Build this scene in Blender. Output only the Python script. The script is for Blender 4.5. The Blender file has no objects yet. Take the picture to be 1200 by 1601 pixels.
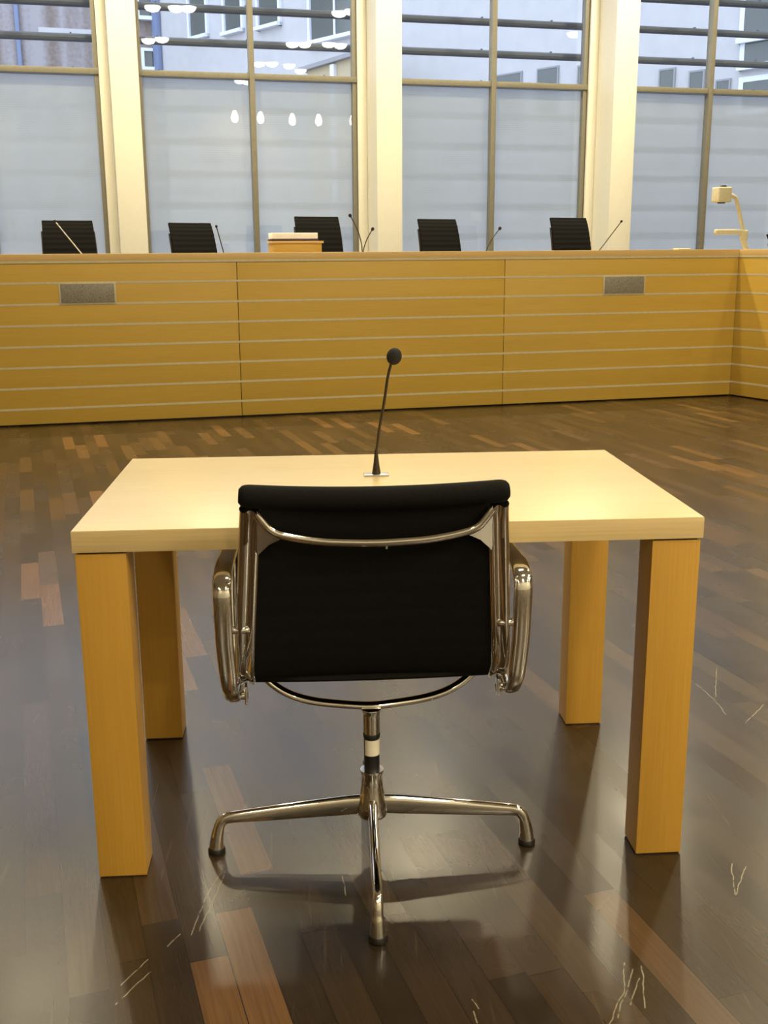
import bpy, bmesh, math, random
from mathutils import Vector, Matrix
random.seed(7)
S = bpy.context.scene
COL = S.collection
PI = math.pi

# ------------------------------------------------------------------ camera, sky, exposure
cam = bpy.data.cameras.new('camera'); cam.sensor_fit = 'VERTICAL'; cam.sensor_height = 24.0
cam.lens = 1679.1 / 1601 * 24.0; cam.clip_end = 200
co = bpy.data.objects.new('camera', cam); COL.objects.link(co); S.camera = co
cr, cu, cf = Vector((0.99770, -0.06745, -0.00633)), Vector((0.02212, 0.23596, 0.97151)), Vector((0.06403, 0.96942, -0.23691))
M = Matrix.Identity(4)
for i in range(3):
    M[i][0], M[i][1], M[i][2], M[i][3] = cr[i], cu[i], -cf[i], (-0.15066, -2.00377, 1.25391)[i]
co.matrix_world = M

SKY = 3.1
LAMP_W = 56.0
LAMP_COL = (1.0, 0.85, 0.54)
S.view_settings.view_transform = 'Standard'; S.view_settings.look = 'None'
S.view_settings.gamma = 1; S.view_settings.use_curve_mapping = False
S.view_settings.exposure = 0.0
w = bpy.data.worlds.new('overcast_sky'); S.world = w; w.use_nodes = True
bg = w.node_tree.nodes['Background']; bg.inputs[0].default_value = (0.72, 0.80, 1.0, 1); bg.inputs[1].default_value = SKY

# hall frame: t along the bench, n away from the camera, origin on the bench front
ANG = math.atan(0.186); HO = Vector((0, 6.5, 0))
HM = Matrix.Translation(HO) @ Matrix.Rotation(ANG, 4, 'Z')
def hall(t, n, z=0): return HM @ Vector((t, n, z))

CEIL = 5.5
def lamp_light(name, t, n, z, watts, size, spread=150):
    l = bpy.data.lights.new(name, 'AREA'); l.shape = 'DISK'; l.size = size; l.energy = watts; l.color = LAMP_COL; l.spread = math.radians(spread)
    o = bpy.data.objects.new(name, l); COL.objects.link(o); o.location = hall(t, n, z)
    return o
# ceiling lamps (t, n); the first rows are the ones that show as reflections in the glass, the rest are added for light
DOWN = [(-.52, -5.66), (-.11, -5.62), (.10, -5.58), (-.46, -8.8), (-.2, -8.6), (2.49, -8.58), (2.74, -8.53), (3.23, -8.42), (3.5, -8.51),
        (2.15, -11.15), (2.44, -11.09), (2.87, -11.27), (3.26, -11.93), (2.03, -13.82), (2.26, -13.98), (2.81, -5.4), (3.0, -5.19), (7.84, -6.29), (8.14, -5.96)]
DOWN += [(t, n) for n in (-2.6, 0.4) for t in (-5.2, -2.6, 0.0, 2.6, 5.2)] + [(-1.365 + 2.64 * k, 1.8) for k in range(-1, 4)]  # unseen lamps added to brighten the bench, the hall and the columns
DOWN += [(t, n) for n in (-12.2, -13.9) for t in (-4.6, -.85, 5.3)]  # unseen rear lamps added to light upright faces from behind the camera
for (t, n) in DOWN:
    wt = LAMP_W * (1.65 if n > 1 else .85 if n > 0 else .82 if n > -4 else .33 if n > -10 else 1.12)
    lamp_light('downlight_lamp', t, n, CEIL - .125, wt, .22)

# ------------------------------------------------------------------ helpers
def link(name, me, mat, parent=None, loc=None, rz=None, smooth=35):
    o = bpy.data.objects.new(name, me); COL.objects.link(o)
    if mat is not None and not me.materials: me.materials.append(mat)
    if smooth and len(me.polygons):
        me.polygons.foreach_set('use_smooth', [True] * len(me.polygons)); me.set_sharp_from_angle(angle=math.radians(smooth))
    if parent: o.parent = parent
    if loc is not None: o.location = loc
    if rz is not None: o.rotation_euler = (0, 0, rz)
    return o
def obj(name, bm, mat, parent=None, loc=None, rz=None, smooth=35):
    bmesh.ops.recalc_face_normals(bm, faces=bm.faces)
    me = bpy.data.meshes.new(name); bm.to_mesh(me); bm.free()
    return link(name, me, mat, parent, loc, rz, smooth)
def empty(name, loc=(0, 0, 0), rz=0):
    o = bpy.data.objects.new(name, None); COL.objects.link(o); o.location = loc; o.rotation_euler = (0, 0, rz); o.empty_display_size = .1
    return o
def tag(o, label, cat, group=None, kind=None):
    o['label'] = label; o['category'] = cat
    if group: o['group'] = group
    if kind: o['kind'] = kind
    return o
def struct(o, label, cat):
    o['kind'] = 'structure'; o['label'] = label; o['category'] = cat
    return o
def box(bm, x0, x1, y0, y1, z0, z1, bev=0, seg=2):
    m = Matrix.Translation(((x0 + x1) / 2, (y0 + y1) / 2, (z0 + z1) / 2)) @ Matrix.Diagonal((x1 - x0, y1 - y0, z1 - z0, 1))
    r = bmesh.ops.create_cube(bm, size=1, matrix=m)
    if bev:
        es = list({e for v in r['verts'] for e in v.link_edges})
        bmesh.ops.bevel(bm, geom=es, offset=bev, segments=seg, affect='EDGES', profile=.6)
    return bm
def nb(): return bmesh.new()
def catmull(P, k=6):
    P = [Vector(p) for p in P]; out = []
    for i in range(len(P) - 1):
        a, b, c, d = P[max(i - 1, 0)], P[i], P[i + 1], P[min(i + 2, len(P) - 1)]
        for j in range(k):
            t = j / k
            out.append(.5 * ((2 * b) + (c - a) * t + (2 * a - 5 * b + 4 * c - d) * t * t + (3 * b - a - 3 * c + d) * t ** 3))
    out.append(P[-1]); return out
def closed_catmull(P, k=6):
    P = [Vector(p) for p in P]; n = len(P); out = []
    for i in range(n):
        a, b, c, d = P[i - 1], P[i], P[(i + 1) % n], P[(i + 2) % n]
        for j in range(k):
            t = j / k
            out.append(.5 * ((2 * b) + (c - a) * t + (2 * a - 5 * b + 4 * c - d) * t * t + (3 * b - a - 3 * c + d) * t ** 3))
    return out
def sweep(bm, path, sec, side=None, closed=False):
    """sec(i, n) gives a list of (a, b): a along the side vector, b along the normal."""
    n = len(path); rings = []; prev = None
    for i, p in enumerate(path):
        if closed: T = path[(i + 1) % n] - path[i - 1]
        else: T = path[min(i + 1, n - 1)] - path[max(i - 1, 0)]
        T.normalize()
        if side is not None:
            s = Vector(side); s = (s - T * s.dot(T)).normalized()
        else:
            if prev is None: prev = Vector((1, 0, 0)) if abs(T.x) < .8 else Vector((0, 1, 0))
            s = (prev - T * prev.dot(T)).normalized(); prev = s
        N = T.cross(s)
        rings.append([bm.verts.new(p + s * a + N * b) for a, b in sec(i, n)])
    m = len(rings[0])
    for i in range(n if closed else n - 1):
        A, B = rings[i], rings[(i + 1) % n]
        for j in range(m): bm.faces.new((A[j], A[(j + 1) % m], B[(j + 1) % m], B[j]))
    if not closed: bm.faces.new(rings[0][::-1]); bm.faces.new(rings[-1])
    return bm
def ell(ra, rb, k=16, p=1.0):
    out = []
    for j in range(k):
        c, s = math.cos(2 * PI * j / k), math.sin(2 * PI * j / k)
        out.append((ra * math.copysign(abs(c) ** p, c), rb * math.copysign(abs(s) ** p, s)))
    return out
def tube(bm, path, r, k=14):
    f = r if callable(r) else (lambda i, n: r)
    return sweep(bm, path, lambda i, n: ell(f(i, n), f(i, n), k))
def lathe(bm, prof, k=32, mat=Matrix.Identity(4)):
    rings = []
    for r, z in prof: rings.append([bm.verts.new(mat @ Vector((r * math.cos(2 * PI * j / k), r * math.sin(2 * PI * j / k), z))) for j in range(k)])
    for A, B in zip(rings, rings[1:]):
        for j in range(k): bm.faces.new((A[j], A[(j + 1) % k], B[(j + 1) % k], B[j]))
    bm.faces.new(rings[0][::-1]); bm.faces.new(rings[-1]); return bm
def lerp(a, b, t): return a + (b - a) * t
def interp(tab, x):
    for (x0, y0), (x1, y1) in zip(tab, tab[1:]):
        if x <= x1: return lerp(y0, y1, max(0, (x - x0) / (x1 - x0)))
    return tab[-1][1]
def copy_tree(o, parent=None):
    c = o.copy(); COL.objects.link(c)
    if parent: c.parent = parent
    for ch in list(o.children): copy_tree(ch, c)
    return c

# ------------------------------------------------------------------ materials
class NT:
    def __init__(s, name):
        s.m = bpy.data.materials.new(name); s.m.use_nodes = True; s.t = s.m.node_tree
        s.b = s.t.nodes['Principled BSDF']; s.out = s.t.nodes['Material Output']
    def n(s, typ, ins=None, **kw):
        x = s.t.nodes.new(typ)
        for k, v in kw.items(): setattr(x, k, v)
        for k, v in (ins or {}).items():
            if isinstance(v, bpy.types.NodeSocket): s.t.links.new(v, x.inputs[k])
            else: x.inputs[k].default_value = v
        return x
    def math(s, op, a, b=0.0, c=0.0, clamp=False):
        x = s.n('ShaderNodeMath', {0: a, 1: b, 2: c}, operation=op); x.use_clamp = clamp; return x.outputs[0]
    def mix(s, f, a, b, mode='MIX'):
        x = s.n('ShaderNodeMix', data_type='RGBA', blend_type=mode)
        for k, v in ((0, f), (6, a), (7, b)):
            if isinstance(v, bpy.types.NodeSocket): s.t.links.new(v, x.inputs[k])
            else: x.inputs[k].default_value = v
        return x.outputs[2]
    def set(s, **kw):
        for k, v in kw.items():
            k = k.replace('_', ' ')
            if isinstance(v, bpy.types.NodeSocket): s.t.links.new(v, s.b.inputs[k])
            else: s.b.inputs[k].default_value = v
        return s
    def ramp(s, f, lo, hi, a=0.0, b=1.0):
        x = s.n('ShaderNodeMapRange', {0: f, 1: lo, 2: hi, 3: a, 4: b}); return x.outputs[0]
def c4(c): return (*c, 1)
def plain(name, col, rough=.5, metal=0.0, noise=.06, scale=30, **kw):
    q = NT(name); tc = q.n('ShaderNodeTexCoord').outputs['Object']
    f = q.n('ShaderNodeTexNoise', {'Vector': tc, 'Scale': scale, 'Detail': 3.0}).outputs[0]
    q.set(Base_Color=q.mix(q.ramp(f, .3, .7), c4([x * (1 - noise) for x in col]), c4([min(1, x * (1 + noise)) for x in col])), Roughness=rough, Metallic=metal, **kw)
    return q.m
def wood(name, c1, c2, axis, rough=.42, fine=220, seed=0.0, spec=.5):
    q = NT(name); tc = q.n('ShaderNodeTexCoord').outputs['Object']
    sc = [fine, fine, fine]; sc[axis] = fine * .02
    v = q.n('ShaderNodeMapping', {'Vector': tc, 'Scale': sc, 'Location': (seed, seed * 2, seed * 3)}).outputs[0]
    f = q.n('ShaderNodeTexNoise', {'Vector': v, 'Scale': 1.0, 'Detail': 4.0, 'Roughness': .6}).outputs[0]
    sb = [9.0, 9.0, 9.0]; sb[axis] = .5
    v2 = q.n('ShaderNodeMapping', {'Vector': tc, 'Scale': sb, 'Location': (seed * 5, seed, seed)}).outputs[0]
    g = q.n('ShaderNodeTexNoise', {'Vector': v2, 'Scale': 1.0, 'Detail': 3.0}).outputs[0]
    k = q.math('ADD', q.math('MULTIPLY', f, .6), q.math('MULTIPLY', g, .4))
    q.set(Base_Color=q.mix(q.ramp(k, .32, .68), c4(c1), c4(c2)), Roughness=rough, Specular_IOR_Level=spec)
    bp = q.n('ShaderNodeBump', {'Height': f, 'Strength': .04, 'Distance': .002}); q.set(Normal=bp.outputs[0])
    return q.m
MAPLE = wood('pale_maple', (.57, .445, .21), (.65, .52, .265), 0, rough=.33, spec=.6)
MAPLE_EDGE = wood('maple_edge', (.60, .44, .20), (.72, .56, .29), 0, rough=.45)
BEECH_V = wood('beech_upright_grain', (.49, .265, .038), (.58, .325, .05), 2, rough=.45)
BEECH_H = wood('beech_level_grain', (.48, .305, .05), (.57, .37, .065), 0, rough=.42)
RAIL = wood('beech_rail', (.58, .39, .15), (.66, .46, .19), 0, rough=.4)
ALU = plain('satin_aluminium', (.62, .60, .52), .38, .85)
STRIP = plain('pale_metal_strip', (.56, .50, .33), .5, .15)
GREY_FRAME = plain('grey_bronze_frame', (.27, .255, .20), .45, .3)
CREAM = plain('cream_paint', (.86, .84, .74), .55, noise=.015)
WHITE = plain('white_paint', (.80, .79, .75), .7, noise=.02)
CHROME = plain('polished_chrome', (.80, .79, .76), .07, 1.0, noise=.02)
BLACK_PL = plain('black_plastic', (.012, .012, .012), .35)
FOAM = plain('black_foam', (.012, .011, .011), .9, scale=400, noise=.5)
GUN = plain('dark_bronze_metal', (.07, .055, .04), .35, .7)
SILVER = plain('silver_metal', (.60, .60, .62), .3, .9)
GRILLE = NT('grille_mesh')
_tc = GRILLE.n('ShaderNodeTexCoord').outputs['Object']
_v = GRILLE.n('ShaderNodeTexVoronoi', {'Vector': _tc, 'Scale': 160.0}).outputs['Distance']
GRILLE.set(Base_Color=GRILLE.mix(GRILLE.ramp(_v, .2, .5), c4((.12, .11, .09)), c4((.30, .28, .23))), Roughness=.5, Metallic=.3); GRILLE = GRILLE.m
PAPER = plain('white_paper', (.95, .95, .95), .7)
PAPER_EDGE = plain('dark_binding', (.06, .035, .06), .6)
LABEL = plain('sticker_paper', (.82, .76, .64), .6)
PUTTY = plain('cream_plastic', (.62, .58, .40), .4)
STONE = plain('terrazzo', (.3, .29, .27), .7)
FACADE = plain('white_render', (.51, .51, .525), .9, scale=3, noise=.04)
PANEL_C = NT('grey_brown_cladding')
_tc = PANEL_C.n('ShaderNodeTexCoord').outputs['Object']
_m = PANEL_C.n('ShaderNodeMapping', {'Vector': _tc, 'Scale': (1.1, 1.1, .02)}).outputs[0]
_a = PANEL_C.n('ShaderNodeTexNoise', {'Vector': _m, 'Scale': 2.2, 'Detail': 1.0}).outputs[0]
_c = PANEL_C.n('ShaderNodeTexNoise', {'Vector': _tc, 'Scale': 9.0, 'Detail': 5.0}).outputs[0]
PANEL_C.set(Base_Color=PANEL_C.mix(PANEL_C.ramp(PANEL_C.math('ADD', PANEL_C.math('MULTIPLY', _a, .7), PANEL_C.math('MULTIPLY', _c, .3)), .38, .62), c4((.21, .17, .15)), c4((.36, .34, .36))), Roughness=.9); PANEL_C = PANEL_C.m
WIN_FRAME = plain('white_window_frame', (.72, .76, .84), .5)
PIPE = plain('blue_grey_pipe', (.17, .22, .36), .5)
SLATE = plain('grey_roof_edge', (.30, .30, .32), .8)
TAN = plain('tan_render', (.50, .42, .28), .9)
LOUVRE = plain('dark_grey_louvre', (.11, .13, .19), .7)
PLASTER = plain('ceiling_plaster', (.62, .58, .48), .9, noise=.02)
WALLW = wood('wall_panelling', (.20, .155, .09), (.25, .195, .115), 2, rough=.55)

def emit(name, col, s):
    q = NT(name); q.t.nodes.remove(q.b)
    e = q.n('ShaderNodeEmission', {'Color': c4(col), 'Strength': s}); q.t.links.new(e.outputs[0], q.out.inputs[0]); return q.m
LENS = emit('lit_lens', (1, .95, .88), 22); BULB = emit('lit_bulb', (1, .86, .62), 30)

def glass():
    q = NT('window_glass'); q.t.nodes.remove(q.b)
    g = q.n('ShaderNodeNewGeometry')
    d = q.math('ABSOLUTE', q.n('ShaderNodeVectorMath', {0: g.outputs['Normal'], 1: g.outputs['Incoming']}, operation='DOT_PRODUCT').outputs['Value'])
    fr = q.math('ADD', .04, q.math('MULTIPLY', .96, q.math('POWER', q.math('SUBTRACT', 1.0, d), 5.0)))
    tr = q.n('ShaderNodeBsdfTransparent', {'Color': (.96, .98, .97, 1)}); gl = q.n('ShaderNodeBsdfGlossy', {'Color': (1, 1, 1, 1), 'Roughness': 0.0})
    mx = q.n('ShaderNodeMixShader', {0: fr, 1: tr.outputs[0], 2: gl.outputs[0]}); q.t.links.new(mx.outputs[0], q.out.inputs[0]); return q.m
GLASS = glass()
def dark_glass():
    q = NT('far_window_glass'); q.set(Base_Color=(.10, .115, .11, 1), Roughness=.1, Specular_IOR_Level=.6); return q.m
FARGLASS = dark_glass()
def screen():
    # pale translucent blind with fine woven lines; the louvres behind it show through faintly
    q = NT('translucent_blind'); q.t.nodes.remove(q.b)
    tc = q.n('ShaderNodeTexCoord').outputs['Object']
    wv = q.n('ShaderNodeTexWave', {'Vector': tc, 'Scale': 14.0, 'Distortion': 0.0}, wave_type='BANDS', bands_direction='Z').outputs['Fac']
    mp = q.n('ShaderNodeMapping', {'Vector': tc, 'Scale': (1.6, 1.0, 2.2)}).outputs[0]
    patch = q.ramp(q.n('ShaderNodeTexNoise', {'Vector': mp, 'Scale': 1.5, 'Detail': 2.0}).outputs[0], .5, .62)
    k = q.math('MULTIPLY', q.ramp(wv, .75, .95), q.math('MULTIPLY', patch, .5))
    col = q.mix(k, c4((.76, .785, .82)), c4((.63, .65, .66)))
    di = q.n('ShaderNodeBsdfDiffuse', {'Color': col}); tl = q.n('ShaderNodeBsdfTranslucent', {'Color': col}); tp = q.n('ShaderNodeBsdfTransparent', {'Color': (1, 1, 1, 1)})
    a = q.n('ShaderNodeMixShader', {0: .74, 1: di.outputs[0], 2: tl.outputs[0]})
    b = q.n('ShaderNodeMixShader', {0: .30, 1: a.outputs[0], 2: tp.outputs[0]}); q.t.links.new(b.outputs[0], q.out.inputs[0]); return q.m
BLIND = screen()
def fabric():
    q = NT('black_hopsack'); tc = q.n('ShaderNodeTexCoord').outputs['Object']
    v = q.n('ShaderNodeTexVoronoi', {'Vector': tc, 'Scale': 420.0}).outputs['Distance']
    q.set(Base_Color=q.mix(v, c4((.004, .004, .004)), c4((.009, .009, .0085))), Roughness=.85, Specular_IOR_Level=.14, Sheen_Weight=.0)
    bp = q.n('ShaderNodeBump', {'Height': v, 'Strength': .25, 'Distance': .001}); q.set(Normal=bp.outputs[0]); return q.m
FABRIC = fabric()

SCR = [(-0.362, 0.003, -0.385, -0.075), (-0.385, -0.075, -0.402, -0.202), (-0.355, -0.005, -0.387, -0.19), (0.388, -0.343, 0.366, -0.419), (0.366, -0.419, 0.319, -0.496), (0.4, -0.362, 0.337, -0.482), (0.417, -0.354, 0.39, -0.462), (0.402, -0.388, 0.368, -0.452), (0.963, 0.894, 0.977, 0.776), (0.977, 0.776, 0.97, 0.676), (1.068, 1.01, 0.985, 0.798), (1.107, 0.743, 1.003, 0.624), (0.704, -0.044, 0.668, -0.152), (0.728, -0.058, 0.669, -0.156), (0.101, -0.419, 0.108, -0.444), (0.099, -0.451, 0.1, -0.479), (-0.511, -0.386, -0.463, -0.305), (-0.509, -0.336, -0.474, -0.269), (-0.441, -0.234, -0.424, -0.197), (-0.111, -0.028, -0.105, -0.097)]
def parquet():
    q = NT('dark_strip_parquet'); tc = q.n('ShaderNodeTexCoord').outputs['Object']
    a = math.radians(14.5); W, L = .0705, .50
    dot = lambda v: q.n('ShaderNodeVectorMath', {0: tc, 1: v}, operation='DOT_PRODUCT').outputs['Value']
    u = dot((-math.sin(a), math.cos(a), 0)); v = dot((math.cos(a), math.sin(a), 0))
    v0 = -.396 * math.cos(a) - .284 * math.sin(a); u0 = .396 * math.sin(a) - .284 * math.cos(a)
    vv = q.math('DIVIDE', q.math('SUBTRACT', v, v0), W); row = q.math('FLOOR', vv); fv = q.math('SUBTRACT', vv, row)
    r1 = q.n('ShaderNodeTexWhiteNoise', {'W': q.math('ADD', row, 3.17)}, noise_dimensions='1D').outputs['Value']
    is0 = q.math('COMPARE', row, 0.0, .1); is1 = q.math('COMPARE', row, 1.0, .1)
    u1 = .36 * math.sin(a) - .137 * math.cos(a)
    r1 = q.math('MULTIPLY', r1, q.math('SUBTRACT', 1.0, q.math('ADD', is0, is1)))
    r1 = q.math('ADD', r1, q.math('MULTIPLY', is1, -(u1 - u0) / L))
    uu = q.math('ADD', q.math('DIVIDE', q.math('SUBTRACT', u, u0), L), r1); colm = q.math('FLOOR', uu); fu = q.math('SUBTRACT', uu, colm)
    idv = q.n('ShaderNodeCombineXYZ', {0: row, 1: colm, 2: 0.0}).outputs[0]
    wn = q.n('ShaderNodeTexWhiteNoise', {'Vector': idv}, noise_dimensions='3D'); rnd = q.math('MAXIMUM', wn.outputs['Value'], q.math('MULTIPLY', q.math('MULTIPLY', q.math('ADD', is0, is1), q.math('COMPARE', colm, -1.0, .1)), .98)); rc = wn.outputs['Color']
    sep = q.n('ShaderNodeSeparateColor', {0: rc})
    # grain: stretched noise shifted per board
    gv = q.n('ShaderNodeCombineXYZ', {0: q.math('MULTIPLY', v, 150.0), 1: q.math('MULTIPLY', u, 5.0), 2: q.math('MULTIPLY', rnd, 40.0)}).outputs[0]
    gr = q.n('ShaderNodeTexNoise', {'Vector': gv, 'Scale': 1.0, 'Detail': 4.0, 'Roughness': .65, 'Distortion': .6}).outputs[0]
    cr_ = q.n('ShaderNodeValToRGB', {0: rnd}); e = cr_.color_ramp.elements
    e[0].position = 0; e[0].color = (.026, .017, .009, 1); e[1].position = 1; e[1].color = (.165, .082, .031, 1)
    for p, c in ((.45, (.038, .024, .012, 1)), (.76, (.052, .032, .015, 1)), (.92, (.085, .048, .021, 1))):
        x = e.new(p); x.color = c
    base = q.mix(q.ramp(gr, .3, .7), q.mix(.38, cr_.outputs[0], (.012, .007, .004, 1)), cr_.outputs[0])
    gap = q.math('MAXIMUM', q.math('LESS_THAN', q.math('MINIMUM', fv, q.math('SUBTRACT', 1.0, fv)), .011), q.math('LESS_THAN', q.math('MINIMUM', fu, q.math('SUBTRACT', 1.0, fu)), .0018))
    base = q.mix(gap, base, (.012, .008, .005, 1))
    # scratches: real worn marks with a shape of their own
    tot = None
    wob = q.n('ShaderNodeTexNoise', {'Vector': tc, 'Scale': 28.0, 'Detail': 1.0}).outputs['Color']
    wob = q.n('ShaderNodeVectorMath', {0: wob, 1: (-.5, -.5, -.5)}, operation='ADD').outputs[0]
    pos = q.n('ShaderNodeVectorMath', {0: wob, 1: (.008, .008, 0), 2: tc}, operation='MULTIPLY_ADD').outputs[0]
    for (x0, y0, x1, y1) in SCR:
        d = Vector((x1 - x0, y1 - y0, 0)); l2 = d.length_squared
        rel = q.n('ShaderNodeVectorMath', {0: pos, 1: (-x0, -y0, 0)}, operation='ADD').outputs[0]
        h = q.math('MULTIPLY', q.n('ShaderNodeVectorMath', {0: rel, 1: d}, operation='DOT_PRODUCT').outputs['Value'], 1 / l2, clamp=True)
        hd = q.n('ShaderNodeVectorMath', {0: d, 3: h}, operation='SCALE').outputs[0]
        ds = q.n('ShaderNodeVectorMath', {0: rel, 1: hd}, operation='DISTANCE').outputs['Value']
        k = q.ramp(ds, .0003, .0015, 1.0, 0.0)
        tot = k if tot is None else q.math('MAXIMUM', tot, k)
    brk = q.ramp(q.n('ShaderNodeTexNoise', {'Vector': tc, 'Scale': 60.0}).outputs[0], .3, .5)
    tot = q.math('MULTIPLY', tot, q.math('MULTIPLY', brk, .42))
    # hairline wear everywhere
    hv = None
    for ang, sd in ((.5, 0), (1.9, 7)):
        mp = q.n('ShaderNodeMapping', {'Vector': tc, 'Rotation': (0, 0, ang), 'Scale': (70.0, 3.0, 1), 'Location': (sd, sd, 0)}).outputs[0]
        nn = q.ramp(q.n('ShaderNodeTexNoise', {'Vector': mp, 'Scale': 1.0, 'Detail': 2.0, 'Distortion': .8}).outputs[0], .70, .76)
        hv = nn if hv is None else q.math('MAXIMUM', hv, nn)
    base = q.mix(q.math('MULTIPLY', hv, .07), base, (.35, .28, .16, 1))
    base = q.mix(tot, base, (.62, .56, .38, 1))
    sm = q.n('ShaderNodeTexNoise', {'Vector': tc, 'Scale': 3.5, 'Detail': 3.0}).outputs[0]
    rough = q.math('ADD', q.ramp(sm, .3, .7, .21, .25), q.math('ADD', q.math('MULTIPLY', sep.outputs[1], .05), q.math('MULTIPLY', tot, .3)))
    bp = q.n('ShaderNodeBump', {'Height': q.math('SUBTRACT', q.math('MULTIPLY', gr, .15), gap), 'Strength': .05, 'Distance': .001})
    q.set(Base_Color=base, Roughness=rough, Specular_IOR_Level=.40, Normal=bp.outputs[0]); return q.m
FLOOR = parquet()

# ------------------------------------------------------------------ room shell
T0, T1, N0, N1 = -6.8, 9.35, -15.0, 3.5
def hbox(name, t0, t1, n0, n1, z0, z1, mat, label, cat, bev=0):
    """one structure box in the hall frame, origin at its base centre"""
    bm = box(nb(), t0 - (t0 + t1) / 2, t1 - (t0 + t1) / 2, n0 - (n0 + n1) / 2, n1 - (n0 + n1) / 2, 0, z1 - z0, bev)
    return struct(obj(name, bm, mat, None, hall((t0 + t1) / 2, (n0 + n1) / 2, z0), ANG), label, cat)
bm = nb()
top = [bm.verts.new(hall(t, n, 0)) for t, n in ((T0, N0), (T1, N0), (T1, N1), (T0, N1))]
bot = [bm.verts.new(v.co - Vector((0, 0, .12))) for v in top]
bm.faces.new(top); bm.faces.new(bot[::-1])
for i in range(4): bm.faces.new((top[i], bot[i], bot[(i + 1) % 4], top[(i + 1) % 4]))
struct(obj('floor', bm, FLOOR, smooth=0), 'dark brown strip parquet floor, glossy and scratched', 'floor')
hbox('ceiling', T0, T1, N0, N1 + .1, CEIL, CEIL + .15, PLASTER, 'pale plaster ceiling above the hall', 'ceiling')
hbox('wall_left', T0 - .15, T0, N0, N1, 0, CEIL, WALLW, 'wood panelled side wall on the left of the hall', 'wall')
hbox('wall_right', T1, T1 + .15, N0, N1, 0, CEIL, WALLW, 'wood panelled side wall on the right of the hall', 'wall')
hbox('wall_back', T0, T1, N0 - .15, N0, 0, CEIL, PLASTER, 'plain plaster wall behind the camera', 'wall')
hbox('wall_front', T0, T1, N1 - .04, N1 + .12, 0, .92, CREAM, 'low cream parapet wall under the tall windows', 'wall')
hbox('floor_platform', T0, T1, .95, N1 - .05, 0, .45, FLOOR, 'raised floor behind the long wooden bench', 'floor')

COLS = [-1.365 + 2.64 * k for k in range(-2, 5)]
ordn = ['first', 'second', 'third', 'fourth', 'fifth', 'sixth', 'seventh']
ZT = 3.005
for i, t in enumerate(COLS):
    r = empty('column', hall(t, 3.25, 0), ANG)
    obj('shaft', box(nb(), -.135, .135, -.25, .2, .45, CEIL, .006), CREAM, r)
    obj('side_flange', box(nb(), -.235, -.137, .17, .205, .45, CEIL, .003), CREAM, r)
    cn = {2: 'cream column left of the window with the pendant lamp reflections', 3: 'cream column in the middle of the glass wall, right of those reflections',
          4: 'cream column behind the rightmost microphone on the bench'}.get(i, 'cream column of the glass wall beyond the edge of the photo')
    struct(r, cn, 'column')
wl = {1: 'leftmost tall window, grey brown cladding seen through its top', 2: 'tall window with rows of lamps reflected in it', 3: 'tall window right of the middle column with a white wall behind',
      4: 'rightmost tall window, behind the document camera'}
for i in range(6):
    a, b = COLS[i] + .135, COLS[i + 1] - .135
    cx = (a + b) / 2; h = (b - a) / 2
    r = empty('window_%d' % (i + 1), hall(cx, 3.5, 0), ANG)
    struct(r, wl.get(i, 'tall window of the glass wall beyond the edge of the photo'), 'window')
    mx = (COLS[i] + 1.295) - cx           # the middle post
    fr = nb()
    box(fr, h - .145, h - .06, -.03, .05, .93, CEIL, .003); box(fr, -h, -h + .05, -.03, .05, .93, CEIL, .003)
    box(fr, -h, h - .1, -.03, .05, .93, 1.0, .003); box(fr, -h, h - .1, -.03, .05, CEIL - .06, CEIL, .003)
    obj('frame', fr, GREY_FRAME, r)
    obj('mullion', box(nb(), mx - .027, mx + .027, -.06, .05, .93, CEIL - .02, .003), GREY_FRAME, r)
    obj('transom', box(nb(), -h + .02, h - .1, -.045, .05, ZT - .028, ZT + .028, .003), GREY_FRAME, r)
    for x0, x1 in ((-h + .045, mx - .02), (mx + .02, h - .14)):
        obj('glass', box(nb(), x0, x1, .006, .016, .98, ZT - .02), GLASS, r, smooth=0)
        obj('glass', box(nb(), x0, x1, .006, .016, ZT + .02, CEIL - .05), GLASS, r, smooth=0)
        obj('blind', box(nb(), x0 + .004, x1 - .004, .030, .033, .99, ZT - .035), BLIND, r, smooth=0)
    # sun louvres outside this bay: one rigid screen
    sl = empty('sun_louvre_screen', hall(cx, 3.95, 0), ANG)
    bm = nb()
    for k in range(13):
        z = 1.07 + .332 * k
        sweep(bm, [Vector((-h - .11, 0, z)), Vector((0, 0, z)), Vector((h + .11, 0, z))], lambda i, n: ell(.07, .040, 12, .8), side=(0, 1, .12))
        for x in (-h + .25, 0.0, h - .35): box(bm, x - .008, x + .008, -.02, .02, z + .02, z + .05)
    obj('blades', bm, LOUVRE, sl)
    pst = nb(); box(pst, h + .07, h + .105, .05, .10, -.12, CEIL); box(pst, -h - .105, -h - .07, .05, .10, -.12, CEIL)
    obj('support_post', pst, LOUVRE, sl)
    tag(sl, {1: 'dark horizontal sun louvres outside the leftmost window, before the brown cladding', 2: 'dark horizontal sun louvres outside the window with the lamp reflections',
             3: 'dark horizontal sun louvres outside the window right of the middle column', 4: 'dark horizontal sun louvres outside the rightmost window'}.get(i, 'dark horizontal sun louvres outside a window beyond the edge of the photo'),
        'sunshade', 'sun louvres outside the tall windows')

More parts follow.
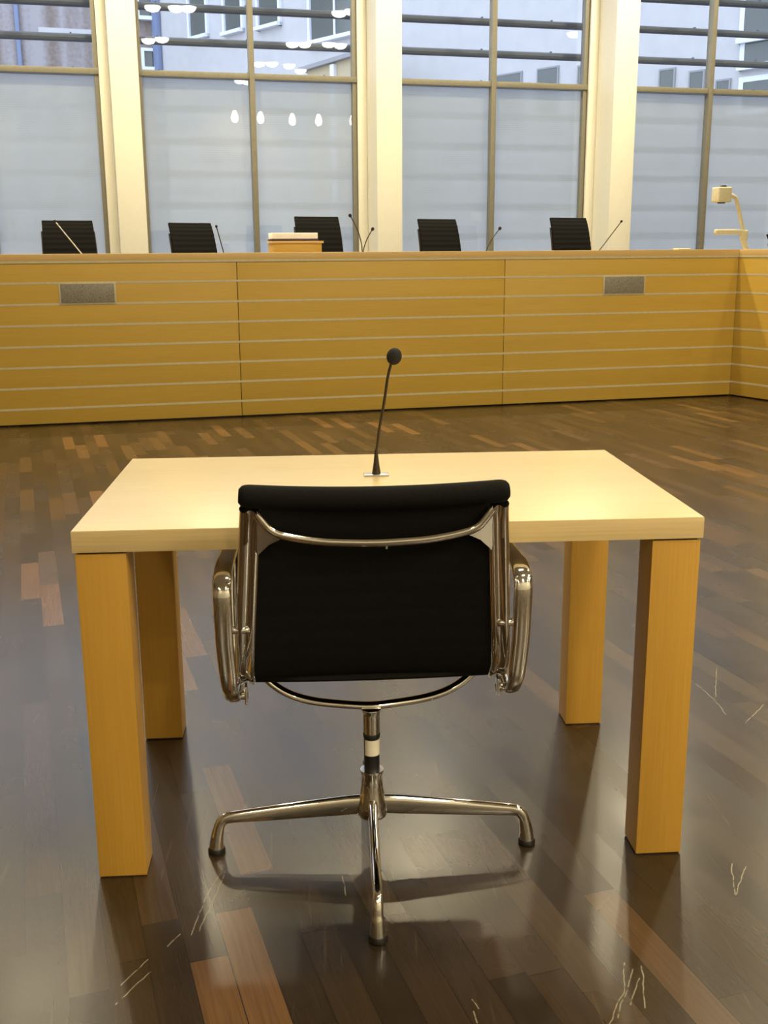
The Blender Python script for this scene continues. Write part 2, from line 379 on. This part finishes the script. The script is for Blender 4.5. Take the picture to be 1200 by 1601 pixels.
# ------------------------------------------------------------------ ceiling lamps: some seen as reflections, others added for light
def one_downlight():
    r = empty('ceiling_downlight')
    bm = nb(); lathe(bm, [(.12, 0), (.165, 0), (.165, -.012), (.155, -.02), (.14, -.016)], 24); obj('trim_ring', bm, WHITE, r)
    bm = nb(); lathe(bm, [(.12, -.004), (.142, -.016), (.136, -.05), (.105, -.085), (.05, -.105), (.01, -.11)], 24); obj('lens', bm, LENS, r)
    return tag(r, 'round lit opal lamp mounted on the hall ceiling, one of a set partly added for light', 'ceiling light', 'round downlights in the ceiling')
d0 = one_downlight()
for i, (t, n) in enumerate(DOWN):
    o = d0 if i == 0 else copy_tree(d0)
    o.location = hall(t, n, CEIL)
def one_pendant():
    r = empty('pendant_lamp')
    bm = nb(); tube(bm, [Vector((0, 0, 4.25)), Vector((0, 0, 4.8)), Vector((0, 0, CEIL - .02))], .005, 8); obj('cord', bm, BLACK_PL, r)
    bm = nb(); lathe(bm, [(.05, CEIL - .03), (.06, CEIL - .02), (.06, CEIL), (.02, CEIL)], 20); obj('ceiling_rose', bm, WHITE, r)
    bm = nb(); lathe(bm, [(.012, 4.26), (.03, 4.24), (.034, 4.19), (.03, 4.17)], 20); obj('socket', bm, SILVER, r)
    bm = nb(); lathe(bm, [(.028, 4.175), (.05, 4.13), (.072, 4.06), (.075, 4.0), (.055, 3.95), (.02, 3.93)], 24); obj('bulb', bm, BULB, r)
    return tag(r, 'glowing pendant bulb, one of the row reflected in the glass', 'pendant lamp', 'row of pendant bulbs')
p0 = one_pendant()
for i, (t, n) in enumerate([(1.27, -8.98), (1.84, -9.09), (2.57, -9.3), (3.16, -9.3), (3.9, -9.15)]):
    o = p0 if i == 0 else copy_tree(p0)
    o.location = hall(t, n, 0)

# ------------------------------------------------------------------ judges' bench
STRIPS = [.124 + .152 * k for k in range(7)]
def bench(name, label, loc, rz, x0, x1, seams, grilles):
    r = empty(name, loc, rz)
    edges = [x0] + seams + [x1]
    for a, b in zip(edges, edges[1:]):
        obj('front_panel', box(nb(), a + .0025, b - .0025, 0, .03, .012, 1.186, .0015), BEECH_H, r)
    obj('plinth', box(nb(), x0, x1, .03, .06, 0, 1.18), BLACK_PL, r)
    for z in STRIPS: obj('trim_strip', box(nb(), x0, x1, -.0012, .006, z - .008, z + .008), STRIP, r)
    obj('trim_strip', box(nb(), x0, x1, -.0042, .01, 1.176, 1.192), STRIP, r)
    obj('top_rail', box(nb(), x0, x1, -.004, .075, 1.19, 1.242, .003), RAIL, r)
    for a, b in grilles:
        g = obj('vent_grille', box(nb(), a, b, -.006, .01, STRIPS[5] + .007, STRIPS[6] - .007, .001), GRILLE, r)
        f = box(nb(), a - .012, b + .012, -.004, .01, STRIPS[5] - .004, STRIPS[6] + .004, .001)
        obj('frame', f, STRIP, g)
    return tag(r, label, 'bench')
def counter(label, loc, rz, x0, x1):
    r = empty('desk_counter', loc, rz)
    obj('worktop', box(nb(), x0, x1, .08, .75, 1.08, 1.115, .003), RAIL, r)
    for x in (x0 + .3, (x0 + x1) / 2, x1 - .3): obj('support', box(nb(), x - .02, x + .02, .1, .7, 0 if rz != ANG else 0, 1.08), BEECH_V, r)
    return tag(r, label, 'counter')
bench('judges_bench', 'long yellow beech bench front with thin metal strips across the room', hall(0, -.02, 0), ANG, -6.2, 3.535, [-2.95, -.714, 1.432], [(-2.0, -1.62), (2.306, 2.662)])
counter('worktop behind the long wooden bench front, carrying the microphones', hall(0, -.02, 0), ANG, -6.2, 4.0)
WA = math.atan2(-.414, .115)
bench('side_bench', 'beech bench wing that turns forward from the corner at the right edge', hall(3.537, -.02, 0), ANG + WA, -.012, 3.0, [], [])

# ------------------------------------------------------------------ table
tb = empty('table', (0, .367, 0))
tag(tb, 'square-legged pale wooden table standing alone on the parquet', 'table')
hw, hd = .613, .3668
obj('tabletop', box(nb(), -hw, hw, -hd, hd, .6965, .74, .0012), MAPLE, tb)
lw, ld, ins = .0968, .082, .003
obj_top = tb.children[0]
# solid edge bands are visible on the front: own part under the top
obj('edge_band', box(nb(), -hw - .0006, hw + .0006, -hd - .0006, -hd + .002, .697, .7388, .0004), MAPLE_EDGE, obj_top)
obj('edge_band', box(nb(), -hw - .0006, hw + .0006, hd - .002, hd + .0006, .697, .7388, .0004), MAPLE_EDGE, obj_top)
for sx in (-1, 1):
    for sy in (-1, 1):
        x = sx * (hw - ins - lw / 2); y = sy * (hd - ins - ld / 2)
        lg = obj('leg', box(nb(), x - lw / 2, x + lw / 2, y - ld / 2, y + ld / 2, .003, .6925, .0015), BEECH_V, tb)
        obj('spacer', box(nb(), x - lw / 2 + .006, x + lw / 2 - .006, y - ld / 2 + .006, y + ld / 2 - .006, .6925, .6966), BLACK_PL, lg)
        obj('glide', box(nb(), x - lw / 2 + .004, x + lw / 2 - .004, y - ld / 2 + .004, y + ld / 2 - .004, 0, .003), BLACK_PL, lg)

# ------------------------------------------------------------------ office chair
ch = empty('office_chair', (-.0425, .077, 0), 0)
tag(ch, 'black fabric office chair with chrome frame and arms tucked under the wooden table', 'chair')
W0 = .077        # chair frame y = world y - W0
YZ = [(-.128, .826), (-.112, .775), (-.090, .70), (-.068, .62), (-.046, .54), (-.024, .475), (.0, .437), (.035, .416), (.09, .407), (.17, .411), (.27, .424), (.36, .436), (.41, .436), (.435, .424)]
PATH = catmull([Vector((0, y - W0, z)) for y, z in YZ], 6)
def halfw(p):  # inner half width of the side frames
    return interp([(.40, .2345), (.46, .2335), (.83, .203)], p.z) if p.y < .1 else .2345
# upholstery: one padded sheet with sewn channels, rolled over at the top and front
bm = nb(); n = len(PATH); rows = []
L = 0; Ls = [0]
for a, b in zip(PATH, PATH[1:]): L += (b - a).length; Ls.append(L)
fine = []
K = 150
for i in range(K + 1):
    s = L * i / K
    j = max(k for k in range(n) if Ls[k] <= s + 1e-9); j = min(j, n - 2)
    fine.append((s, PATH[j].lerp(PATH[j + 1], (s - Ls[j]) / (Ls[j + 1] - Ls[j]))))
NX = 16
def sheet(sign):
    out = []
    for i, (s, p) in enumerate(fine):
        T = (fine[min(i + 1, K)][1] - fine[max(i - 1, 0)][1]).normalized(); N = Vector((0, -T.z, T.y))   # towards the sitter is -N at the back
        rib = .0062 + .0012 * abs(math.sin(PI * s / .042)) ** .6
        row = []
        for j in range(NX + 1):
            u = -1 + 2 * j / NX; h = halfw(p) + .004
            bow = .006 * (1 - u * u) * (1 if s < .5 else .6)
            row.append(bm.verts.new(Vector((u * h, p.y, p.z)) + N * (sign * rib) + (Vector((0, .012, 0)) if s < .42 else Vector((0, 0, -.004))) * (1 - u * u)))
        out.append(row)
    return out
A = sheet(1); B = sheet(-1)
for R_ in (A, B):
    for i in range(K):
        for j in range(NX): bm.faces.new((R_[i][j], R_[i][j + 1], R_[i + 1][j + 1], R_[i + 1][j]))
for i in range(K):
    for j in (0, NX): bm.faces.new((A[i][j], A[i + 1][j], B[i + 1][j], B[i][j]))
for i in (0, K):
    for j in range(NX): bm.faces.new((A[i][j], A[i][j + 1], B[i][j + 1], B[i][j]))
uph = obj('upholstery', bm, FABRIC, ch, smooth=60)
def roll(cy, cz, r, hwid, sag):
    bm = nb(); m = 96
    pth = [Vector((lerp(-hwid, hwid, i / m), cy, cz - sag * (1 - (2 * i / m - 1) ** 2))) for i in range(m + 1)]
    def sec(i, nn):
        d = min(i, m - i) * 2 * hwid / m; e = .02
        k = 1 if d >= e else math.sqrt(max(0, 1 - (1 - d / e) ** 2)) * .4 + .6
        return ell(r * k, r * k, 20)
    return sweep(bm, pth, sec, side=(0, 0, 1))
obj('head_roll', roll(-.121 - W0, .8295, .0212, .244, .009), FABRIC, uph, smooth=50)
obj('front_roll', roll(.438 - W0, .412, .018, .25, .003), FABRIC, uph, smooth=50)
# side frames: polished castings with a groove between two lobes
def frame_sec(i, nn):
    a, b = .0205, .0125; g = .0035
    pts = []
    for t in range(0, 9): th = PI / 2 + PI * t / 8; pts.append((-a * .52 + a * .48 * math.cos(th), b * math.sin(th)))       # outer lobe
    pts.append((-.002, -b * .35)); pts.append((.002, -b * .35))
    for t in range(0, 9): th = -PI / 2 + PI * t / 8; pts.append((a * .52 + a * .48 * math.cos(th), b * math.sin(th)))
    pts.append((.002, b * .35)); pts.append((-.002, b * .35))
    return pts
SF = [(-.125, .806)] + YZ[1:]
for sx in (-1, 1):
    pth = [Vector((sx * (halfw(p) + .018), p.y, p.z)) for p in catmull([Vector((0, y - W0 - (.002 if z > .5 else 0), z)) for y, z in SF], 6)]
    bm = nb(); sweep(bm, pth, frame_sec, side=(sx, 0, 0)); obj('side_frame', bm, CHROME, ch, smooth=50)
# upper stretcher across the back, thickened into gussets at both ends
sx_ = [(-.213, .792), (-.203, .778), (-.187, .760), (-.160, .749), (-.10, .738), (-.04, .734), (.0, .733)]
pp = [(x, z) for x, z in sx_] + [(-x, z) for x, z in sx_[::-1][1:]]
pth = catmull([Vector((x, -.125 - W0 + .075 * (.80 - z) - .008, z + .006)) for x, z in pp], 5)
bm = nb(); sweep(bm, pth, lambda i, nn: ell(.0085, .0075, 14), side=(0, -.2, 1))
for sx in (-1, 1):   # triangular web between the stretcher end and the frame
    pol = [(.214, .800), (.199, .776), (.178, .756), (.170, .746), (.196, .733), (.2175, .712)]
    f = []; 
    for dy in (-.006, .006): f.append([bm.verts.new(Vector((sx * (x - .003), -.125 - W0 + .075 * (.80 - z) + .27 * (.775 - z) * .55 - .006 + dy, z + .005))) for x, z in pol])
    bm.faces.new(f[0]); bm.faces.new(f[1][::-1])
    for i in range(len(pol)): bm.faces.new((f[0][i], f[0][(i + 1) % len(pol)], f[1][(i + 1) % len(pol)], f[1][i]))
bst = obj('back_stretcher', bm, CHROME, ch, smooth=40)
bm = nb(); lathe(bm, [(.0022, -.003), (.0035, 0), (.0022, .003)], 12, Matrix.Translation((.02, -.143 - W0 + .014, .729)) @ Matrix.Rotation(PI / 2, 4, 'X')); obj('screw', bm, CHROME, bst)
# seat stretcher under the seat, a shallow U carrying the column
lo = [(-.236, .408), (-.205, .373), (-.165, .348), (-.115, .334), (-.05, .327), (0, .325)]
pp = lo + [(-x, z) for x, z in lo[::-1][1:]]
bm = nb(); sweep(bm, catmull([Vector((x, .012 + .02 * abs(x) / .23, z)) for x, z in pp], 5), lambda i, nn: ell(.0085, .011, 14), side=(0, 0, 1))
obj('seat_stretcher', bm, CHROME, ch, smooth=50)
# arms
ARM = [(.05, .386), (.005, .388), (-.028, .402), (-.048, .44), (-.060, .52), (-.068, .59), (-.066, .632), (-.045, .653), (.0, .659), (.10, .657), (.17, .652), (.20, .630), (.195, .590), (.165, .51), (.135, .43), (.10, .392)]
for sx in (-1, 1):
    P_ = closed_catmull([Vector((0, y - W0 + .004, z)) for y, z in ARM], 6)
    pth = [Vector((sx * interp([(.385, .275), (.43, .281), (.52, .2855), (.70, .286)], p.z), p.y, p.z)) for p in P_]
    bm = nb(); sweep(bm, pth, lambda i, nn: ell(interp([(.385, .014), (.46, .0172), (.7, .0185)], pth[i].z), .0078, 18, .8), side=(sx, 0, 0), closed=True)
    am = obj('armrest', bm, CHROME, ch, smooth=50)
    for (y, z, a, b, r) in ((-.060, .553, .238, .284, .0078), (.018, .386, .25, .275, .009)):
        bm = nb(); lathe(bm, [(r * .8, a), (r, a + .002), (r, b - .002), (r * .8, b)], 16, Matrix.Translation((0, y - W0 + .004, z)) @ Matrix.Rotation(sx * PI / 2, 4, 'Y')); obj('bolt', bm, CHROME, am, smooth=50)
    bm = nb(); box(bm, sx * .2535 - .0025, sx * .2535 + .0025, .0 - W0, .03 - W0, .374, .412, .002); obj('bracket', bm, CHROME, am)
# column and base
bm = nb(); lathe(bm, [(.0175, .27), (.0178, .31), (.019, .318), (.021, .322), (.020, .324)], 28); cmn = obj('column', bm, CHROME, ch, smooth=50)
bm = nb(); lathe(bm, [(.0165, .175), (.0165, .258), (.0172, .26), (.0182, .262), (.0182, .27), (.0172, .271)], 28); obj('gas_spring', bm, BLACK_PL, cmn, smooth=50)
bm = nb(); ring = []
for k in range(19):
    th = -PI * .5 - 1.0 + 2.3 * k / 18
    ring.append([bm.verts.new((r_ * math.cos(th), r_ * math.sin(th), z)) for r_, z in ((.0166, .222), (.0169, .222), (.0169, .257), (.0166, .257))])
for p, q_ in zip(ring, ring[1:]):
    for j in range(4): bm.faces.new((p[j], p[(j + 1) % 4], q_[(j + 1) % 4], q_[j]))
obj('sticker', bm, LABEL, cmn, smooth=50)['label'] = 'white paper sticker round the black column'
bm = nb(); lathe(bm, [(.012, .079), (.030, .080), (.033, .086), (.032, .105), (.027, .125), (.0235, .150), (.0225, .176), (.0245, .179), (.0245, .186), (.017, .186)], 32); hub = obj('hub', bm, CHROME, ch, smooth=50)
for k in range(4):
    an = PI / 2 * k + math.radians(-1.4)
    R4 = Matrix.Rotation(an, 4, 'Z')
    kx = (.3345, .322)[k % 2] - .3325
    ax = [(.010, .105), (.03, .1045), (.06, .1022), (.12, .0973), (.20, .0905), (.27, .0845), (.300 + kx, .0815), (.314 + kx, .0775), (.3225 + kx, .067), (.3275 + kx, .05), (.331 + kx, .03), (.3325 + kx, .0125)]
    pth = [R4 @ p for p in catmull([Vector((x, 0, z)) for x, z in ax], 4)]
    sd = R4 @ Vector((0, 1, 0))
    def sec(i, nn):
        x = (R4.inverted() @ pth[i])
        if x.x < .318: return ell(interp([(0, .012), (.06, .0105), (.3, .0095), (.32, .0105)], x.x), interp([(0, .022), (.06, .0215), (.2, .017), (.30, .0125), (.32, .0115)], x.x), 16, .75)
        return ell(interp([(.012, .0165), (.03, .0145), (.06, .0115), (.08, .0105)], x.z), interp([(.012, .0165), (.03, .0145), (.06, .0115), (.08, .0115)], x.z), 16, lerp(1, .75, min(1, max(0, (x.z - .03) / .045))))
    bm = nb(); sweep(bm, pth, sec, side=sd); lg = obj('base_leg', bm, CHROME, ch, smooth=50)
    bm = nb(); lathe(bm, [(.015, 0), (.0185, .002), (.0185, .008), (.0155, .0135)], 24, R4 @ Matrix.Translation((.3325 + kx, 0, 0))); obj('glide', bm, BLACK_PL, lg, smooth=50)

# ------------------------------------------------------------------ microphones
def mic(name, label, base, pts, r0, rstem, head, rhead, mats, plate=None, group=None):
    r = empty(name, base)
    tag(r, label, 'microphone', group)
    b = Vector(base); P_ = [Vector(p) - b for p in pts]
    if plate:
        bm = nb(); box(bm, -plate, plate, -plate * .55, plate * .55, 0, .004, .0015); obj('base_plate', bm, SILVER, r)
    bm = nb(); lathe(bm, [(r0, .0005), (r0, .004), (r0 * .62, .03), (rstem * 1.25, .055), (rstem * 1.1, .06)], 20); obj('boot', bm, mats[0], r, smooth=50)
    path = catmull([Vector((0, 0, .045))] + P_, 6)
    bm = nb(); tube(bm, path, rstem, 12); obj('gooseneck', bm, mats[1], r, smooth=50)
    d = (path[-1] - path[-3]).normalized(); h = Vector(head) - b
    q_ = d.to_track_quat('Z', 'Y').to_matrix().to_4x4()
    bm = nb(); bmesh.ops.create_uvsphere(bm, u_segments=24, v_segments=16, radius=1, matrix=Matrix.Translation(h) @ q_ @ Matrix.Diagonal((rhead, rhead, rhead * 1.12, 1)))
    obj('windscreen', bm, mats[2], r, smooth=60)
    return r
Y = .465
mic('gooseneck_microphone', 'tall gooseneck microphone with black foam head standing on the pale table', (-.005, Y, .74),
    [(-.005, Y, .80), (-.0025, Y, .806), (.003, Y, .851), (.014, Y, .91), (.023, Y, .969), (.031, Y, 1.001)], .0105, .0032, (.038, Y, 1.017), .0176, (GUN, GUN, FOAM), plate=.029)
BM = [('leftmost bench microphone, its thin stem leaning across the first black chair', (-1.80, 1.12), (-2.013, 1.478), 0),
      ('bench microphone just right of the second black chair from the left', (-.76, 1.12), (-.821, 1.440), 0),
      ('bench microphone bending left before the grey window post beside the papers', (.335, 1.12), (.238, 1.522), .03),
      ('shorter bench microphone curving right in front of the middle cream column', (.345, 1.12), (.431, 1.419), -.02),
      ('bench microphone between the fourth black chair and its grey mullion, leaning right', (1.37, 1.12), (1.501, 1.422), -.02),
      ('rightmost bench microphone with straight slanted stem before a cream column', (2.36, 1.12), (2.593, 1.478), 0)]
for i, (lab, b, h, bow) in enumerate(BM):
    n_ = .3 if i != 3 else .34
    p = [hall(lerp(b[0], h[0], s) + bow * math.sin(PI * s), n_, lerp(1.19, h[1], s)) for s in (.0, .3, .6, .85, .97)]
    m_ = mic('bench_microphone', lab, hall(b[0], n_, 1.115), p, .014, .0042, hall(h[0], n_, h[1]), .0135 if i in (2, 3, 4) else .010, (GUN, SILVER if i == 0 else GUN, FOAM), plate=.03, group='gooseneck microphones along the bench')

# ------------------------------------------------------------------ judges' chairs
def high_chair():
    r = empty('high_back_chair')
    YZb = [(.16, .47), (.20, .56), (.235, .70), (.265, .85), (.30, .98), (.335, 1.062)]
    pb = catmull([Vector((0, y, z)) for y, z in YZb], 12); m = len(pb) - 1
    bm = nb(); rows = []
    for sg in (1, -1):
        R_ = []
        for i, p in enumerate(pb):
            T = (pb[min(i + 1, m)] - pb[max(i - 1, 0)]).normalized(); N = Vector((0, T.z, -T.y))
            rb = .008 + .003 * abs(math.sin(PI * i / 4.0)); hwid = lerp(.236, .214, i / m)
            R_.append([bm.verts.new(p + Vector((lerp(-hwid, hwid, j / 10), .018 * (1 - (j / 5 - 1) ** 2), 0)) + N * sg * rb) for j in range(11)])
        rows.append(R_)
        for i in range(m):
            for j in range(10): bm.faces.new((R_[i][j], R_[i][j + 1], R_[i + 1][j + 1], R_[i + 1][j]))
    for i in range(m):
        for j in (0, 10): bm.faces.new((rows[0][i][j], rows[0][i + 1][j], rows[1][i + 1][j], rows[1][i][j]))
    for i in (0, m):
        for j in range(10): bm.faces.new((rows[0][i][j], rows[0][i][j + 1], rows[1][i][j + 1], rows[1][i][j]))
    obj('backrest', bm, FABRIC, r, smooth=60)
    bm = nb(); box(bm, -.225, .225, -.27, .17, .445, .475, .012, 3); obj('seat', bm, FABRIC, r, smooth=60)
    for sx in (-1, 1):
        pth = catmull([Vector((sx * .243, -.27, .455)), Vector((sx * .243, 0, .45)), Vector((sx * .243, .13, .455))] + [Vector((sx * lerp(.24, .22, i / 5), y + .012, z - .01)) for i, (y, z) in enumerate(YZb)][:-1], 5)
        bm = nb(); sweep(bm, pth, lambda i, nn: ell(.006, .01, 10), side=(sx, 0, 0)); obj('side_frame', bm, GUN, r)
    bm = nb(); lathe(bm, [(.03, .07), (.03, .2), (.018, .2), (.018, .43), (.06, .445)], 20); box(bm, -.23, .23, -.03, .03, .435, .446, .003); obj('pedestal', bm, CHROME, r)
    for k in range(4):
        R4 = Matrix.Rotation(PI / 2 * k + PI / 4, 4, 'Z')
        bm = nb(); sweep(bm, [R4 @ p for p in catmull([Vector((.02, 0, .1)), Vector((.2, 0, .085)), Vector((.3, 0, .07)), Vector((.315, 0, .03)), Vector((.317, 0, 0))], 4)], lambda i, nn: ell(.011, .014, 12), side=R4 @ Vector((0, 1, 0))); obj('base_leg', bm, CHROME, r)
    return r
hc = high_chair()
CH = [(-1.92, 1.5, 8, 1.522, 'black high-backed chair furthest left, a thin microphone stem crossing it'),
      (-.76, 1.5, 26, 1.500, 'black high-backed chair just right of the left cream column'),
      (.317, 1.5, 10, 1.557, 'black high-backed chair directly behind the small wooden lectern and papers'),
      (1.52, 1.5, 17, 1.535, 'black high-backed chair right of the middle cream column'),
      (2.85, 1.5, 13, 1.548, 'black high-backed chair overlapping the window post left of the right column'),
      (5.27, 1.55, 45, 1.385, 'black chair cut off by the right edge of the photo, past the document camera')]
for i, (t, n, yw, zt, lab) in enumerate(CH):
    o = hc if i == 0 else copy_tree(hc)
    o.location = hall(t, n, .45); o.rotation_euler = (0, 0, ANG + math.radians(yw))
    tag(o, lab, 'chair', 'black high-backed chairs behind the bench')
    dz = zt - .45 - 1.062
    for c in o.children:
        if c.name.startswith(('backrest', 'side_frame')): c.location.z = dz

# ------------------------------------------------------------------ things on the bench
lc = empty('desk_lectern', hall(-.192, .3, 1.115), ANG)
tag(lc, 'small box-shaped wooden lectern on top of the long bench, papers on it', 'lectern')
obj('body', box(nb(), -.195, .19, -.03, .24, 0, .196, .002), BEECH_H, lc)
obj('top_board', box(nb(), -.205, .205, -.04, .25, .196, .212, .002), RAIL, lc)
bk = empty('ring_binder', hall(-.205, .31, 1.115 + .212), ANG)
tag(bk, 'open white-paged book with dark cover lying on the desk lectern', 'book')
obj('cover', box(nb(), -.188, .182, -.02, .2, 0, .018, .002), PAPER_EDGE, bk)
bm = nb()
box(bm, -.184, .178, -.018, .196, .018, .0635, .004)
obj('pages', bm, PAPER, bk)
pd = empty('note_pad', hall(3.175, .3, 1.115), ANG)
tag(pd, 'low cream object barely showing over the bench, left of the document camera', 'box')
obj('body', box(nb(), -.068, .068, -.06, .06, 0, .125, .012, 3), PUTTY, pd); obj('lid', box(nb(), -.060, .060, -.05, .05, .125, .138, .006, 3), PUTTY, pd)
dc = empty('document_camera', hall(3.80, .3, 1.115), ANG)
tag(dc, 'cream document camera with bent arm standing over the bench corner', 'document camera')
bm = nb(); box(bm, -.17, .10, -.14, .14, 0, .035, .012, 3); obj('base', bm, PUTTY, dc)
bm = nb(); sweep(bm, catmull([Vector((-.0, .0, .03)), Vector((.0, 0, .13)), Vector((-.03, 0, .20)), Vector((-.045, 0, .262))], 6), lambda i, nn: ell(.019, .026, 14), side=(0, 1, 0)); box(bm, -.062, .0, -.022, .022, .205, .29, .012, 3)
obj('post', bm, PUTTY, dc, smooth=50)
bm = nb(); box(bm, -.318, -.02, -.02, .02, .253, .296, .014, 3); obj('lamp_arm', bm, PUTTY, dc, smooth=50)
bm = nb(); tube(bm, catmull([Vector((-.035, 0, .28)), Vector((-.065, 0, .36)), Vector((-.10, 0, .47)), Vector((-.128, 0, .545)), Vector((-.155, 0, .572)), Vector((-.20, 0, .585))], 6), .0165, 14); obj('arm', bm, PUTTY, dc, smooth=50)
bm = nb(); box(bm, -.338, -.208, -.06, .06, .522, .648, .014, 3); hd_ = obj('camera_head', bm, PUTTY, dc, smooth=50)
bm = nb(); lathe(bm, [(.03, .645), (.03, .652), (.022, .664), (.01, .665)], 20, Matrix.Translation((-.262, 0, 0))); obj('knob', bm, BLACK_PL, hd_)
bm = nb(); lathe(bm, [(.03, .512), (.034, .516), (.034, .524)], 20, Matrix.Translation((-.272, 0, 0))); obj('lens', bm, BLACK_PL, hd_)

# ------------------------------------------------------------------ courtyard outside
gr = nb(); box(gr, -30, 40, -.5, 45, -.3, -.12)
struct(obj('ground', gr, STONE, None, hall(0, 4.2, 0), ANG), 'grey paved courtyard outside the windows', 'ground')
C0 = Vector((-5.2, 37.7, 0)); DB = Vector((.613, -.79, 0)).normalized(); AB = math.atan2(DB.y, DB.x)
def far_window(parent, s0, s1, z0, z1, y, frame=.09, bars=0, sill=True, deep=.12, mat=None):
    fr = nb(); q = frame
    box(fr, s0 - q, s0, y - deep, y + .02, z0 - q, z1 + q); box(fr, s1, s1 + q, y - deep, y + .02, z0 - q, z1 + q)
    box(fr, s0, s1, y - deep, y + .02, z1, z1 + q); box(fr, s0 - q, s1 + q, y - deep - (.1 if sill else 0), y + .02, z0 - q, z0)
    for k in range(bars): x = lerp(s0, s1, (k + 1) / (bars + 1)); box(fr, x - q * .35, x + q * .35, y - deep * .6, y + .02, z0, z1)
    f = obj('window', fr, mat or WIN_FRAME, parent, smooth=0)
    obj('pane', box(nb(), s0, s1, y - .03, y - .005, z0, z1), FARGLASS, f, smooth=0)
bw = empty('white_building', C0, AB)      # local x along the wall, -y towards the hall
obj('wall', box(nb(), .35, 26.5, 0, .3, -.1, 13), FACADE, bw, smooth=0)
for s0, s1, z0, z1, b in [(2.28, 3.24, 7.98, 9.9, 0), (4.3, 5.2, 7.86, 9.9, 0), (6.1, 7.1, 7.76, 9.9, 0), (8.6, 10.7, 7.02, 9.2, 1), (15.75, 16.5, 4.2, 5.28, 0), (17.03, 17.6, 4.2, 5.27, 0), (18.2, 18.7, 4.2, 5.2, 0),
                          (20.37, 20.7, 4.2, 4.86, 0), (21.1, 21.4, 4.2, 4.74, 0), (21.73, 22.0, 4.1, 4.50, 0), (22.25, 23.2, 5.24, 6.2, 1), (22.3, 23.2, 4.74, 5.14, 1), (22.32, 23.2, 3.9, 4.42, 1)]:
    far_window(bw, s0, s1, z0, z1, 0, .035 if 15 < s0 < 22.1 else .10, b, deep=.04 if s0 > 15 else .10, mat=SLATE if 15 < s0 < 22.1 else None)
obj('drain_pipe', box(nb(), .1, .42, -.2, -.02, 0, 13, .05), PIPE, bw)
tag(bw, 'white rendered courtyard building whose wall runs towards the right', 'building')
bc = empty('clad_building', C0, math.atan2(.25, 1))
obj('wall', box(nb(), -14, -.0, 0, .3, -.1, 13), PANEL_C, bc, smooth=0)
obj('ledge', box(nb(), -3.8, -1.2, -.12, 0, 8.22, 8.44), FACADE, bc)
obj('drain_pipe', box(nb(), -4.52, -4.38, -.14, 0, 0, 13, .04), PIPE, bc)
far_window(bc, -.42, .15, 7.35, 7.86, -.02, .10); far_window(bc, -.5, .2, 8.95, 9.9, -.02, .12)
tag(bc, 'building clad in grey brown panels at the back left of the courtyard', 'building')
an_ = empty('low_annex', C0 + Vector((-.79, -.613, 0)).normalized() * 2.0, AB)
bm = nb()
f = [[bm.verts.new(Vector((x, y, z))) for x, z in ((10.9, -.1), (13.0, -.1), (13.0, 5.90), (10.9, 5.78))] for y in (0, .5)]
bm.faces.new(f[0]); bm.faces.new(f[1][::-1])
for i in range(4): bm.faces.new((f[0][i], f[0][(i + 1) % 4], f[1][(i + 1) % 4], f[1][i]))
obj('wall', bm, TAN, an_, smooth=0)
bm = nb(); f = [[bm.verts.new(Vector((x, y, z))) for x, z in ((10.7, 5.77), (13.1, 5.90), (13.1, 6.0), (10.7, 5.87))] for y in (-.15, .6)]
bm.faces.new(f[0]); bm.faces.new(f[1][::-1])
for i in range(4): bm.faces.new((f[0][i], f[0][(i + 1) % 4], f[1][(i + 1) % 4], f[1][i]))
obj('roof', bm, SLATE, an_, smooth=0)
obj('post', box(nb(), 11.95, 12.1, -.1, .0, 0, 5.8), WIN_FRAME, an_)
tag(an_, 'low tan annex with a sloping grey roof edge before the white building', 'building')
